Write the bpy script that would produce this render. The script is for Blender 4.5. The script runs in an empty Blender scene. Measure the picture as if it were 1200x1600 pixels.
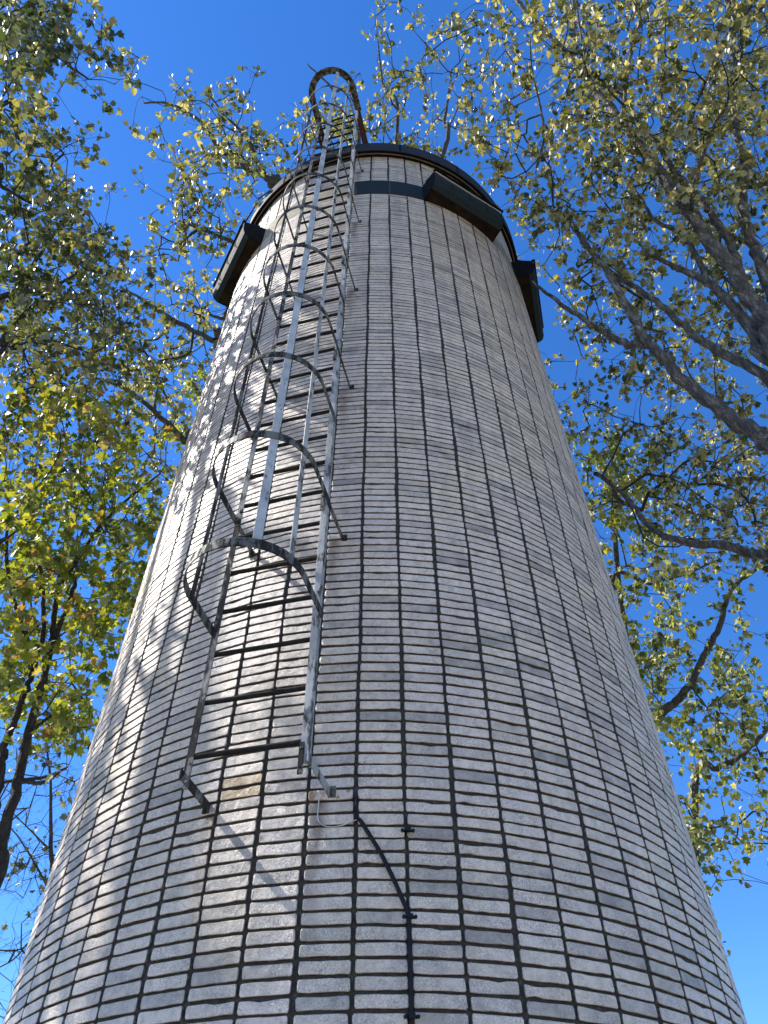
import bpy, math, random
import numpy as np
from mathutils import Matrix, Vector

# ------------------------------------------------------------------ camera, light, exposure
sc = bpy.context.scene
EYE = 1.6
F_PX, PITCH, ROLL, YAW = 1190.0, 0.8417, 0.0072, 0.0129      # measured for a 1200 x 1600 frame
R, D = 2.3077, 5.9777                                        # tower radius, distance to its axis
SUN_AZ, SUN_EL = math.radians(-97.0), math.radians(47.0)     # azimuth: 0 = towards the camera side, negative = left
SUN_STRENGTH, SKY_STRENGTH, EXPOSURE = 4.6, 0.15, 1.12

r0 = np.array([math.cos(YAW), -math.sin(YAW), 0.0])
fw0 = np.array([math.sin(YAW) * math.cos(PITCH), math.cos(YAW) * math.cos(PITCH), math.sin(PITCH)])
up0 = np.cross(r0, fw0)
cr, sr = math.cos(ROLL), math.sin(ROLL)
CAM_R = cr * r0 - sr * up0
CAM_U = sr * r0 + cr * up0
cam_data = bpy.data.cameras.new('camera')
cam = bpy.data.objects.new('camera', cam_data)
sc.collection.objects.link(cam)
m = Matrix.Identity(4)
for i in range(3):
    m[i][0], m[i][1], m[i][2] = CAM_R[i], CAM_U[i], -fw0[i]
m[2][3] = EYE
cam.matrix_world = m
cam_data.sensor_fit = 'VERTICAL'
cam_data.sensor_height = 24.0
cam_data.sensor_width = 18.0
cam_data.lens = F_PX / 1600 * 24.0
cam_data.clip_start, cam_data.clip_end = 0.05, 3000
sc.camera = cam

sun_dir = Vector((math.sin(SUN_AZ) * math.cos(SUN_EL), -math.cos(SUN_AZ) * math.cos(SUN_EL), math.sin(SUN_EL)))
world = bpy.data.worlds.new('World')
sc.world = world
world.use_nodes = True
wn = world.node_tree
bg = wn.nodes['Background']
sky = wn.nodes.new('ShaderNodeTexSky')
sky.sky_type = 'NISHITA'
sky.sun_disc = False
sky.sun_elevation = SUN_EL
sky.sun_rotation = math.atan2(sun_dir.x, sun_dir.y)
sky.altitude = 2200
sky.air_density, sky.dust_density, sky.ozone_density = 1.0, 0.1, 3.0
hs = wn.nodes.new('ShaderNodeHueSaturation')
hs.inputs['Hue'].default_value = 0.508
hs.inputs['Saturation'].default_value = 1.27
wn.links.new(sky.outputs[0], hs.inputs['Color'])
wn.links.new(hs.outputs[0], bg.inputs['Color'])
bg.inputs['Strength'].default_value = SKY_STRENGTH
sl = bpy.data.lights.new('sun', 'SUN')
sl.energy, sl.angle, sl.color = SUN_STRENGTH, math.radians(0.53), (1.0, 0.955, 0.89)
so = bpy.data.objects.new('sun', sl)
sc.collection.objects.link(so)
so.rotation_euler = sun_dir.to_track_quat('Z', 'Y').to_euler()
so.location = (-20, 0, 30)
sc.view_settings.view_transform = 'Standard'
sc.view_settings.look = 'None'
sc.view_settings.exposure = EXPOSURE
sc.view_settings.gamma = 1.0
sc.view_settings.use_curve_mapping = False
try:
    sc.cycles.use_denoising = True
    sc.cycles.max_bounces = 8
    sc.cycles.transparent_max_bounces = 8
except Exception:
    pass

rng = np.random.default_rng(11)
random.seed(5)

# ------------------------------------------------------------------ helpers
def link(o, parent=None):
    sc.collection.objects.link(o)
    if parent is not None:
        o.parent = parent
    return o

def mesh_np(name, V, faces, mat=None, smooth=False, attrs=None):
    """faces: an (n,k) array, or a list of tuples"""
    me = bpy.data.meshes.new(name)
    V = np.asarray(V, dtype=np.float32)
    if isinstance(faces, np.ndarray):
        n, k = faces.shape
        me.vertices.add(len(V)); me.vertices.foreach_set('co', V.ravel())
        me.loops.add(n * k); me.loops.foreach_set('vertex_index', faces.astype(np.int32).ravel())
        me.polygons.add(n); me.polygons.foreach_set('loop_start', np.arange(0, n * k, k, dtype=np.int32))
        me.update(calc_edges=True)
    else:
        me.from_pydata([tuple(map(float, v)) for v in V], [], faces)
        me.update()
    me.polygons.foreach_set('use_smooth', np.full(len(me.polygons), smooth))
    for an, (dom, data) in (attrs or {}).items():
        a = me.attributes.new(an, 'FLOAT', dom)
        a.data.foreach_set('value', np.asarray(data, dtype=np.float32))
    if mat:
        me.materials.append(mat)
    return me

def obj(name, me, parent=None):
    return link(bpy.data.objects.new(name, me), parent)

def thing(name, label, cat, loc=(0, 0, 0), group=None):
    o = bpy.data.objects.new(name, None)
    o.empty_display_size = 0.3
    o.location = loc
    o['label'] = label; o['category'] = cat
    if group: o['group'] = group
    return link(o)

class MB:
    """collects quads/tris and links them as one mesh"""
    def __init__(s): s.V, s.F = [], []
    def box(s, c, ax, ay, az):
        """c centre; ax, ay, az half-extent vectors"""
        c, ax, ay, az = map(np.asarray, (c, ax, ay, az))
        b = len(s.V)
        for i in (-1, 1):
            for j in (-1, 1):
                for k in (-1, 1):
                    s.V.append(c + i * ax + j * ay + k * az)
        for f in ((0, 1, 3, 2), (4, 6, 7, 5), (0, 4, 5, 1), (2, 3, 7, 6), (0, 2, 6, 4), (1, 5, 7, 3)):
            s.F.append(tuple(b + q for q in f))
    def hexa(s, pts):
        """8 corners, ordered like box"""
        b = len(s.V); s.V += [np.asarray(p, float) for p in pts]
        for f in ((0, 1, 3, 2), (4, 6, 7, 5), (0, 4, 5, 1), (2, 3, 7, 6), (0, 2, 6, 4), (1, 5, 7, 3)):
            s.F.append(tuple(b + q for q in f))
    def tube(s, pts, rad, n=8, caps=True):
        pts = [np.asarray(p, float) for p in pts]
        rad = [rad] * len(pts) if np.isscalar(rad) else rad
        b = len(s.V); prev = None
        for i, p in enumerate(pts):
            t = pts[min(i + 1, len(pts) - 1)] - pts[max(i - 1, 0)]
            t = t / (np.linalg.norm(t) + 1e-9)
            if prev is None:
                a = np.cross(t, (0, 0, 1)) if abs(t[2]) < 0.9 else np.cross(t, (1, 0, 0))
            else:
                a = prev - t * (prev @ t)
            a = a / np.linalg.norm(a); prev = a
            c = np.cross(t, a)
            for k in range(n):
                w = 2 * math.pi * k / n
                s.V.append(p + rad[i] * (math.cos(w) * a + math.sin(w) * c))
        for i in range(len(pts) - 1):
            for k in range(n):
                k2 = (k + 1) % n
                s.F.append((b + i * n + k, b + i * n + k2, b + (i + 1) * n + k2, b + (i + 1) * n + k))
        if caps:
            s.F.append(tuple(b + k for k in range(n))[::-1])
            s.F.append(tuple(b + (len(pts) - 1) * n + k for k in range(n)))
    def sweep(s, pts, sides, ups, wside, wup, closed=False):
        """flat bar: rectangular section wside x wup along side/up vectors at each point"""
        b = len(s.V)
        for p, sd, u in zip(pts, sides, ups):
            p, sd, u = map(np.asarray, (p, sd, u))
            for i, j in ((-1, -1), (1, -1), (1, 1), (-1, 1)):
                s.V.append(p + i * wside / 2 * sd + j * wup / 2 * u)
        n = len(pts)
        for i in range(n - 1):
            for k in range(4):
                k2 = (k + 1) % 4
                s.F.append((b + i * 4 + k, b + i * 4 + k2, b + (i + 1) * 4 + k2, b + (i + 1) * 4 + k))
        s.F.append((b + 3, b + 2, b + 1, b)); e = b + (n - 1) * 4
        s.F.append((e, e + 1, e + 2, e + 3))
    def build(s, name, mat, parent=None, smooth=False, bevel=0.0):
        me = mesh_np(name, np.array(s.V), s.F, mat, smooth)
        o = obj(name, me, parent)
        if bevel:
            md = o.modifiers.new('b', 'BEVEL'); md.width = bevel; md.segments = 2; md.limit_method = 'ANGLE'
        return o

def cyl_pt(az, rad, z):
    """point round the tower axis; az 0 faces the camera"""
    return np.array([math.sin(az) * rad, D - math.cos(az) * rad, z + EYE])

def project(P):
    P = np.asarray(P, float) - np.array([0, 0, EYE])
    u = P @ CAM_R; v = P @ CAM_U; w = P @ fw0
    return 600 + F_PX * u / w, 800 - F_PX * v / w, w

def ray(x, y):
    d = (x - 600) / F_PX * CAM_R + (800 - y) / F_PX * CAM_U + fw0
    return d / np.linalg.norm(d)

# ------------------------------------------------------------------ materials
class N:
    def __init__(s, name):
        s.m = bpy.data.materials.new(name); s.m.use_nodes = True
        s.t = s.m.node_tree; s.b = s.t.nodes['Principled BSDF']; s.out = s.t.nodes['Material Output']
    def n(s, ty, **kw):
        x = s.t.nodes.new(ty)
        for k, v in kw.items():
            if k in x.inputs: x.inputs[k].default_value = v
            else: setattr(x, k, v)
        return x
    def l(s, a, b): s.t.links.new(a, b)
    def ramp(s, src, stops, interp='LINEAR'):
        r = s.n('ShaderNodeValToRGB'); r.color_ramp.interpolation = interp
        while len(r.color_ramp.elements) < len(stops): r.color_ramp.elements.new(0.5)
        for e, (p, c) in zip(r.color_ramp.elements, stops):
            e.position = p; e.color = (c, c, c, 1) if np.isscalar(c) else (*c, 1)
        s.l(src, r.inputs[0]); return r.outputs[0]
    def noise(s, scale, vec=None, detail=4, rough=0.55):
        x = s.n('ShaderNodeTexNoise'); x.inputs['Scale'].default_value = scale
        x.inputs['Detail'].default_value = detail; x.inputs['Roughness'].default_value = rough
        if vec is not None: s.l(vec, x.inputs['Vector'])
        return x.outputs['Fac']
    def mix(s, f, a, b, mode='MIX'):
        x = s.n('ShaderNodeMix'); x.data_type = 'RGBA'; x.blend_type = mode
        for sock, v in ((x.inputs[0], f), (x.inputs[6], a), (x.inputs[7], b)):
            if hasattr(v, 'is_linked'): s.l(v, sock)
            elif np.isscalar(v): sock.default_value = v
            else: sock.default_value = (*v, 1)
        return x.outputs[2]
    def math(s, op, a, b=None):
        x = s.n('ShaderNodeMath'); x.operation = op
        for sock, v in ((x.inputs[0], a), (x.inputs[1], b)):
            if v is None: continue
            if hasattr(v, 'is_linked'): s.l(v, sock)
            else: sock.default_value = v
        return x.outputs[0]
    def pos(s, scale=None):
        g = s.n('ShaderNodeNewGeometry').outputs['Position']
        if scale is None: return g
        mp = s.n('ShaderNodeMapping'); mp.inputs['Scale'].default_value = scale
        s.l(g, mp.inputs['Vector']); return mp.outputs[0]
    def attr(s, name):
        a = s.n('ShaderNodeAttribute'); a.attribute_name = name; return a.outputs['Fac']
    def bump(s, h, strength=0.3, dist=0.01):
        b = s.n('ShaderNodeBump'); b.inputs['Strength'].default_value = strength
        b.inputs['Distance'].default_value = dist
        s.l(h, b.inputs['Height']); s.l(b.outputs[0], s.b.inputs['Normal'])

def mat_brick():
    M = N('glazed_brick'); P = M.pos()
    tone = M.attr('tone'); stain = M.attr('stain')
    tone = M.math('ADD', tone, M.math('MULTIPLY', M.math('SUBTRACT', M.noise(11, P, 4), 0.5), 0.9))
    base = M.ramp(tone, [(0.0, (0.44, 0.378, 0.305)), (0.12, (0.56, 0.480, 0.388)), (0.45, (0.78, 0.648, 0.508)), (1.0, (0.88, 0.742, 0.585))])
    broad = M.ramp(M.noise(1.3, P, 3), [(0.3, 0.90), (0.7, 1.0)])
    c = M.mix(1.0, base, broad, 'MULTIPLY')
    hue = M.ramp(M.noise(2.1, P, 2), [(0.35, (1.0, 0.97, 0.91)), (0.65, (0.985, 0.965, 0.985))])
    c = M.mix(1.0, c, hue, 'MULTIPLY')
    blotch = M.ramp(M.noise(24, P, 6, 0.7), [(0.32, 0.62), (0.55, 1.0)])
    c = M.mix(0.75, c, blotch, 'MULTIPLY')
    streak = M.ramp(M.noise(1.0, M.pos((7.0, 7.0, 0.35)), 6, 0.6), [(0.36, 0.66), (0.56, 1.0)])
    sepz = M.n('ShaderNodeSeparateXYZ'); M.l(P, sepz.inputs[0])
    high = M.ramp(M.math('DIVIDE', sepz.outputs['Z'], 14.0), [(0.0, 0.22), (0.45, 0.3), (0.95, 0.85)])
    c = M.mix(high, c, M.mix(1.0, c, streak, 'MULTIPLY'))
    az = M.math('ARCTAN2', sepz.outputs['X'], M.math('SUBTRACT', D, sepz.outputs['Y']))
    wob = M.math('MULTIPLY', M.math('SUBTRACT', M.noise(3.0, P, 3), 0.5), 0.035)
    for a0 in (-7.4, -22.0):
        da = M.math('ABSOLUTE', M.math('ADD', M.math('SUBTRACT', az, math.radians(a0)), wob))
        side = M.ramp(da, [(0.0, 1.0), (0.008, 0.9), (0.026, 0.0)])
        fr = M.math('FRACT', M.math('DIVIDE', M.math('SUBTRACT', 5.45 + 1.927 * 4, sepz.outputs['Z']), 1.927))
        run = M.ramp(fr, [(0.0, 0.85), (0.45, 0.0)])
        k_ = M.math('MULTIPLY', M.math('MULTIPLY', side, run), M.ramp(M.noise(9, P, 4), [(0.3, 0.35), (0.6, 1.0)]))
        c = M.mix(k_, c, (0.15, 0.085, 0.04))
    # crazing of the glaze: warped cells with thin dark edges, stronger here and there
    wp = M.n('ShaderNodeTexNoise'); wp.inputs['Scale'].default_value = 60; M.l(P, wp.inputs['Vector'])
    va = M.n('ShaderNodeVectorMath', operation='MULTIPLY_ADD'); M.l(wp.outputs['Color'], va.inputs[0])
    va.inputs[1].default_value = (0.02, 0.02, 0.02); M.l(P, va.inputs[2])
    v = M.n('ShaderNodeTexVoronoi'); v.feature = 'DISTANCE_TO_EDGE'; v.inputs['Scale'].default_value = 75
    M.l(va.outputs[0], v.inputs['Vector'])
    crack = M.ramp(v.outputs['Distance'], [(0.0, 0.0), (0.075, 1.0)])
    where = M.ramp(M.noise(7, P, 3), [(0.36, 0.08), (0.58, 0.85)])
    c = M.mix(where, c, M.mix(crack, (0.16, 0.155, 0.155), c), 'MIX')
    spots = M.ramp(M.noise(120, P, 2), [(0.70, 1.0), (0.76, 0.25)])
    c = M.mix(0.7, c, spots, 'MULTIPLY')
    # spalled faces: ochre clay where the glaze is gone
    sp = M.math('GREATER_THAN', M.math('ADD', stain, M.math('MULTIPLY', M.noise(16, P, 4), 0.9)), 1.22)
    c = M.mix(sp, c, M.ramp(M.noise(60, P), [(0.3, (0.32, 0.20, 0.08)), (0.7, (0.46, 0.33, 0.17))]))
    # grime near the brick's rim
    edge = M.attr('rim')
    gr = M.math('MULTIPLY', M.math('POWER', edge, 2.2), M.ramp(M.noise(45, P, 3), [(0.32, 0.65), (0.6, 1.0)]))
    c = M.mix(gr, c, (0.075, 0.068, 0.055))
    M.l(c, M.b.inputs['Base Color'])
    M.l(M.ramp(M.noise(18, P), [(0.3, 0.30), (0.7, 0.52)]), M.b.inputs['Roughness'])
    M.b.inputs['Specular IOR Level'].default_value = 0.5
    h = M.math('ADD', M.math('MULTIPLY', M.noise(20, P, 6, 0.62), 1.0), M.math('ADD', M.math('MULTIPLY', M.noise(95, P, 4, 0.6), 0.32), M.math('MULTIPLY', crack, 0.10)))
    M.bump(h, 0.8, 0.012)
    return M.m

def mat_mortar():
    M = N('mortar'); P = M.pos()
    c = M.ramp(M.noise(30, P, 6, 0.7), [(0.3, (0.026, 0.021, 0.016)), (0.55, (0.055, 0.046, 0.035)), (0.75, (0.12, 0.10, 0.078))])
    M.l(c, M.b.inputs['Base Color']); M.b.inputs['Roughness'].default_value = 0.95
    M.bump(M.noise(60, P, 5), 0.7, 0.01)
    return M.m

def mat_simple(name, c1, c2, scale=12, rough=0.6, bump=0.2, metal=0.0, dist=0.01, spec=0.5, det=5):
    M = N(name); P = M.pos()
    M.l(M.ramp(M.noise(scale, P, det, 0.6), [(0.3, c1), (0.7, c2)]), M.b.inputs['Base Color'])
    M.b.inputs['Roughness'].default_value = rough; M.b.inputs['Metallic'].default_value = metal
    M.b.inputs['Specular IOR Level'].default_value = spec
    if bump: M.bump(M.noise(scale * 3, P, 5), bump, dist)
    return M.m

def mat_paint(name, paint, under, cover, scale=16):
    """old paint flaking off: cover = share that is still painted"""
    M = N(name); P = M.pos((1, 1, 0.35))
    n = M.noise(scale, P, 7, 0.72)
    f = M.ramp(n, [(1 - cover - 0.06, 0.0), (1 - cover + 0.03, 1.0)])
    dirt = M.ramp(M.noise(5, M.pos(), 4), [(0.3, 0.55), (0.7, 1.0)])
    pc = M.mix(1.0, paint, dirt, 'MULTIPLY')
    uc = M.ramp(M.noise(40, P), [(0.3, tuple(q * 0.5 for q in under)), (0.7, under)])
    M.l(M.mix(f, uc, pc), M.b.inputs['Base Color'])
    M.l(M.ramp(f, [(0, 0.95), (1, 0.62)]), M.b.inputs['Roughness']); M.b.inputs['Specular IOR Level'].default_value = 0.3
    M.bump(M.math('ADD', f, M.noise(50, P)), 0.35, 0.004)
    return M.m

def mat_bark(name, c1, c2, c3, scale=9):
    M = N(name)
    P = M.pos((1, 1, 0.3))
    v = M.n('ShaderNodeTexVoronoi'); v.feature = 'DISTANCE_TO_EDGE'; v.inputs['Scale'].default_value = scale * 2.2
    va = M.n('ShaderNodeVectorMath', operation='MULTIPLY_ADD')
    w = M.n('ShaderNodeTexNoise'); w.inputs['Scale'].default_value = scale; M.l(P, w.inputs['Vector'])
    M.l(w.outputs['Color'], va.inputs[0]); va.inputs[1].default_value = (0.12, 0.12, 0.12); M.l(P, va.inputs[2])
    M.l(va.outputs[0], v.inputs['Vector'])
    fiss = M.ramp(v.outputs['Distance'], [(0.0, 0.0), (0.22, 1.0)])
    n = M.noise(scale * 1.5, P, 6, 0.65)
    c = M.ramp(n, [(0.3, c1), (0.5, c2), (0.72, c3)])
    c = M.mix(M.math('MULTIPLY', M.math('SUBTRACT', 1.0, fiss), 0.35), c, tuple(q * 0.3 for q in c1))
    M.l(c, M.b.inputs['Base Color']); M.b.inputs['Roughness'].default_value = 0.9
    M.bump(M.math('ADD', M.math('MULTIPLY', fiss, 0.6), M.noise(40, P, 5)), 0.8, 0.02)
    return M.m

def mat_leaf(name, stops, trans, gloss=0.5):
    M = N(name)
    c = M.ramp(M.attr('tone'), stops)
    geo = M.n('ShaderNodeNewGeometry')
    pale = M.mix(0.38, c, (0.55, 0.53, 0.40))
    c2 = M.mix(geo.outputs['Backfacing'], c, pale)
    c2 = M.mix(0.35, c2, M.ramp(M.noise(35, geo.outputs['Position'], 3), [(0.3, 0.6), (0.7, 1.0)]), 'MULTIPLY')
    M.l(c2, M.b.inputs['Base Color'])
    M.b.inputs['Roughness'].default_value = gloss
    M.b.inputs['Specular IOR Level'].default_value = 0.5
    tr = M.n('ShaderNodeBsdfTranslucent')
    tc = M.mix(1.0, c, (1.9, 1.75, 0.55), 'MULTIPLY')
    M.l(tc, tr.inputs['Color'])
    mx = M.n('ShaderNodeMixShader'); mx.inputs[0].default_value = trans
    M.l(M.b.outputs[0], mx.inputs[1]); M.l(tr.outputs[0], mx.inputs[2])
    M.l(mx.outputs[0], M.out.inputs['Surface'])
    return M.m

BRICK, MORTAR = mat_brick(), mat_mortar()
M_BAND = mat_simple('concrete_band', (0.27, 0.23, 0.16), (0.40, 0.35, 0.26), 9, 0.85, 0.25, spec=0.2)
M_TEAL = mat_simple('dark_teal_coating', (0.010, 0.017, 0.019), (0.024, 0.033, 0.034), 40, 0.8, 0.5, dist=0.006, spec=0.2)
M_HOOD = mat_simple('tarred_sheet', (0.006, 0.006, 0.006), (0.013, 0.011, 0.010), 7, 0.8, 0.3, spec=0.08)
M_HOODBROWN = mat_simple('rusty_sheet_underside', (0.008, 0.006, 0.004), (0.030, 0.020, 0.012), 8, 0.85, 0.3, spec=0.1)
M_RIM = mat_simple('bitumen_fascia', (0.018, 0.020, 0.022), (0.036, 0.036, 0.036), 14, 0.7, 0.4, spec=0.2)
M_DRIP = mat_simple('drip_trim', (0.10, 0.075, 0.06), (0.20, 0.15, 0.12), 14, 0.6, 0.2)
M_ROOF = mat_simple('roof_felt', (0.04, 0.04, 0.04), (0.09, 0.085, 0.08), 10, 0.9, 0.4)
M_STRIP = mat_simple('zinc_drip', (0.55, 0.55, 0.52), (0.75, 0.75, 0.72), 20, 0.4, 0.1)
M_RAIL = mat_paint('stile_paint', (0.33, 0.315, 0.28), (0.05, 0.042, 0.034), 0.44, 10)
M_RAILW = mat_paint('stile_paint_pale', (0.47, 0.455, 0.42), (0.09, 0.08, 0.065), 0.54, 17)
M_HOOP = mat_paint('hoop_paint', (0.18, 0.17, 0.14), (0.030, 0.027, 0.021), 0.48, 14)
M_STRAP = mat_paint('strap_paint', (0.52, 0.52, 0.50), (0.12, 0.11, 0.09), 0.60, 17)
M_RUNG = mat_simple('rung_iron', (0.010, 0.010, 0.010), (0.03, 0.027, 0.022), 30, 0.85, 0.3, spec=0.12)
M_RED = mat_simple('red_primer', (0.045, 0.014, 0.010), (0.085, 0.026, 0.018), 20, 0.6, 0.2)
M_CABLE = mat_simple('cable_sheath', (0.006, 0.006, 0.008), (0.012, 0.012, 0.014), 30, 0.6, 0.05, spec=0.25)
M_WIRE = mat_simple('earth_wire', (0.38, 0.38, 0.36), (0.55, 0.55, 0.52), 30, 0.35, 0.05, metal=0.4)

# ------------------------------------------------------------------ ground
def ground():
    M = N('pale_bounce_gravel'); P = M.pos()  # unseen ground, made pale and warm to bounce light onto the bricks
    c = M.ramp(M.noise(0.9, P, 6), [(0.3, (0.30, 0.25, 0.18)), (0.55, (0.46, 0.39, 0.30)), (0.8, (0.52, 0.45, 0.35))])
    c = M.mix(0.6, c, M.ramp(M.noise(45, P, 5), [(0.3, 0.65), (0.7, 1.0)]), 'MULTIPLY')
    ln = M.n('ShaderNodeVectorMath', operation='LENGTH'); M.l(P, ln.inputs[0])
    far = M.ramp(M.math('DIVIDE', M.math('ADD', ln.outputs['Value'], M.math('MULTIPLY', M.noise(0.4, P, 4), 8.0)), 90.0), [(0.42, 0.0), (0.46, 1.0)])
    g = M.ramp(M.noise(1.4, P, 6), [(0.3, (0.035, 0.06, 0.015)), (0.7, (0.09, 0.12, 0.035))])
    c = M.mix(far, c, g)
    M.l(c, M.b.inputs['Base Color']); M.b.inputs['Roughness'].default_value = 0.95
    M.bump(M.noise(30, P, 6), 0.8, 0.05)
    # one sheet, finer near the tower
    xs = np.concatenate([[-1200, -300, -100], np.linspace(-40, 40, 65), [100, 300, 1200]])
    X, Y = np.meshgrid(xs, xs + 6)
    Z = 0.06 * np.sin(X * 0.31) * np.cos(Y * 0.27) + 0.03 * np.sin(X * 1.1 + Y * 0.7) - 0.09
    near = np.hypot(X, Y) < 0.8; Z[near] *= 0.2
    V = np.stack([X.ravel(), Y.ravel(), Z.ravel()], 1); n = len(xs)
    i, j = np.meshgrid(np.arange(n - 1), np.arange(n - 1)); a = (j * n + i).ravel()
    o = obj('ground', mesh_np('ground', V, np.stack([a, a + 1, a + n + 1, a + n], 1), M.m, True))
    o['kind'] = 'structure'
    # gravel strip round the foot of the tower
    M2 = mat_simple('gravel', (0.16, 0.15, 0.13), (0.36, 0.34, 0.30), 40, 0.95, 0.8)
    q = 96; V = []; F = []
    for k in range(q):
        a = 2 * math.pi * k / q
        for rr, zz in ((R - 0.15, 0.05), (R + 1.2, 0.05), (R + 1.3, -0.25)):
            V.append((math.sin(a) * rr, D - math.cos(a) * rr, zz))
    for k in range(q):
        b, c2 = k * 3, ((k + 1) % q) * 3
        F += [(b, c2, c2 + 1, b + 1), (b + 1, c2 + 1, c2 + 2, b + 2)]
    o = obj('gravel_path', mesh_np('gravel_path', V, F, M2)); o['kind'] = 'structure'
ground()

# ------------------------------------------------------------------ tower
tower = thing('brick_tower', 'tall round tower faced with whitish glazed bricks under a black roof rim', 'tower', (0, D, 0))
TW = tower
def tobj(name, me, **kw):
    """part of the tower; mesh given in tower-local coordinates"""
    o = obj(name, me, TW); return o
STEP = 2 * math.pi / 58; PHASE = -0.0457
CH = 0.0663; Z0 = 0.9854
K_BAND0, K_BAND1, K_TOP = 145, 153, 168
zk = lambda k: Z0 + k * CH + EYE
REC = 0.014
def ring_surface(name, prof, mat, n=174, parent=None, smooth=False, a0=0, a1=2 * math.pi):
    """revolve profile [(r,z)] round the tower axis"""
    full = abs(a1 - a0 - 2 * math.pi) < 1e-6
    A = np.linspace(a0, a1, n + 1)[: n if full else n + 1]
    V = []; F = []
    for a in A:
        for r_, z_ in prof: V.append((math.sin(a) * r_, -math.cos(a) * r_, z_))
    p = len(prof); m_ = len(A)
    for k in range(m_ if full else m_ - 1):
        b, c = k * p, ((k + 1) % m_) * p
        for j in range(p - 1): F.append((b + j, c + j, c + j + 1, b + j + 1))
    if not full:
        F.append(tuple(range(p))); F.append(tuple((m_ - 1) * p + j for j in range(p))[::-1])
    return obj(name, mesh_np(name, V, F, mat, smooth), parent or TW)

ring_surface('mortar_core', [(R - REC, -0.1), (R - REC, zk(K_TOP) + 0.13)], MORTAR, 348)

def brick_variant(seed, w=0.2300, h=0.0536, depth=0.035):
    """rounded, slightly crooked brick face with a chamfer; returns V, faces (quads and tris as quads), rim"""
    rg = np.random.default_rng(seed)
    out = []
    hw, hh, c = w / 2, h / 2, 0.006
    skew = rg.normal(0, 0.0007, 4)
    xs = np.linspace(-hw + c, hw - c, 6)
    top = [(x, hh + rg.normal(0, 0.0009) + skew[0]) for x in xs]
    bot = [(x, -hh + rg.normal(0, 0.0012) + skew[1]) for x in xs[::-1]]
    if rg.random() < 0.16:                                       # a chip out of an edge
        i = rg.integers(1, 5); bot[i] = (bot[i][0], bot[i][1] + rg.uniform(0.003, 0.009))
    if rg.random() < 0.05:
        i = rg.integers(1, 4)
        for q in (i, i + 1): top[q] = (top[q][0], top[q][1] - rg.uniform(0.003, 0.009))
    out += [(-hw + rg.normal(0, 0.0008), hh - c - rg.uniform(0, .004))] + top + [(hw + rg.normal(0, 0.0008), hh - c - rg.uniform(0, .004))]
    out += [(hw + rg.normal(0, 0.0008), -hh + c + rg.uniform(0, .004))] + bot + [(-hw + rg.normal(0, 0.0008), -hh + c + rg.uniform(0, .004))]
    n = len(out)
    o = np.array(out); cen = o.mean(0)
    ins = o.copy()
    ins[:, 0] -= np.sign(o[:, 0]) * 0.0035 * (np.abs(o[:, 0]) > hw - 0.02)
    ins[:, 1] -= np.sign(o[:, 1]) * 0.0032
    V = []; rim = []
    for x, z in o: V.append((x, depth, z)); rim.append(1.0)
    for x, z in o: V.append((x, 0.0032, z)); rim.append(1.0)
    yb = rg.normal(0, 0.0005, n)
    for (x, z), b in zip(ins, yb): V.append((x, b, z)); rim.append(0.0)
    F = []
    for ring in range(2):
        for k in range(n):
            k2 = (k + 1) % n
            a, b_, c_, d_ = ring * n + k, ring * n + k2, (ring + 1) * n + k2, (ring + 1) * n + k
            F.append((a, b_, c_, d_))
    # face: strips between the top row and bottom row
    base = 2 * n
    L = [n - 1] + list(range(n - 2, n // 2, -1)); T = list(range(0, n // 2))
    for k in range(len(T) - 1):
        a, b_ = T[k], T[k + 1]
        c_, d_ = n - 1 - T[k + 1], n - 1 - T[k]
        F.append((base + a, base + b_, base + c_, base + d_))
    F = [f[::-1] for f in F]
    return np.array(V), np.array(F), np.array(rim)

NV = 48
variants = [brick_variant(100 + i) for i in range(NV)]
vmesh = {}
def tone_draw(rg):
    t = rg.random()
    return rg.uniform(0.0, 0.2) if t < 0.07 else (rg.uniform(0.15, 0.45) if t < 0.34 else rg.uniform(0.45, 1.0))
v_tone = [tone_draw(rng) for _ in range(NV)]
def variant_mesh(i, stain=0.0):
    key = (i, stain)
    if key not in vmesh:
        V, F, rim = variants[i]
        vmesh[key] = mesh_np('brick', V, F, BRICK, False,
            {'tone': ('POINT', np.full(len(V), v_tone[i] if not stain else 0.7)), 'stain': ('POINT', np.full(len(V), stain)), 'rim': ('POINT', rim)})
    return vmesh[key]

# where the glaze has spalled under the ladder feet (column, course)
stains = {}
def mark(x, y, s):
    d = ray(x, y); a = d[0] ** 2 + d[1] ** 2; b = -2 * D * d[1]; c = D * D - R * R
    t = (-b - math.sqrt(b * b - 4 * a * c)) / (2 * a); p = t * d
    az = math.atan2(p[0], D - p[1])
    stains[(int(math.floor((az - PHASE) / STEP)) % 58, int(math.floor((p[2] - Z0) / CH)))] = s
for x, y, s in ((378, 1224, .95), (392, 1240, .85), (420, 1262, .62), (415, 1247, .60), (497, 1240, .85), (492, 1252, .72), (330, 1232, .60), (408, 1280, .5), (545, 838, .5)):
    mark(x, y, s)
cells = []
for k in list(range(-40, K_BAND0)) + list(range(K_BAND1, K_TOP + 1)):
    for i in range(58):
        az = PHASE + (i + 0.5) * STEP
        if az > math.pi: az -= 2 * math.pi
        P = cyl_pt(az, R, Z0 + (k + 0.5) * CH)
        size = 0.0
        tovis = np.array([-P[0], -P[1]]); nrm = np.array([math.sin(az), -math.cos(az)])
        if tovis @ nrm > 0:
            x, y, w = project(P)
            if w > 0 and -30 < x < 1230 and -30 < y < 1610:
                dd = np.linalg.norm(P - np.array([0, 0, EYE]))
                size = (tovis @ nrm) / dd / dd ** 2
        cells.append((size, k, i, az))
order = sorted(range(len(cells)), key=lambda q: -cells[q][0])
single = set(order[:300])
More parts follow.
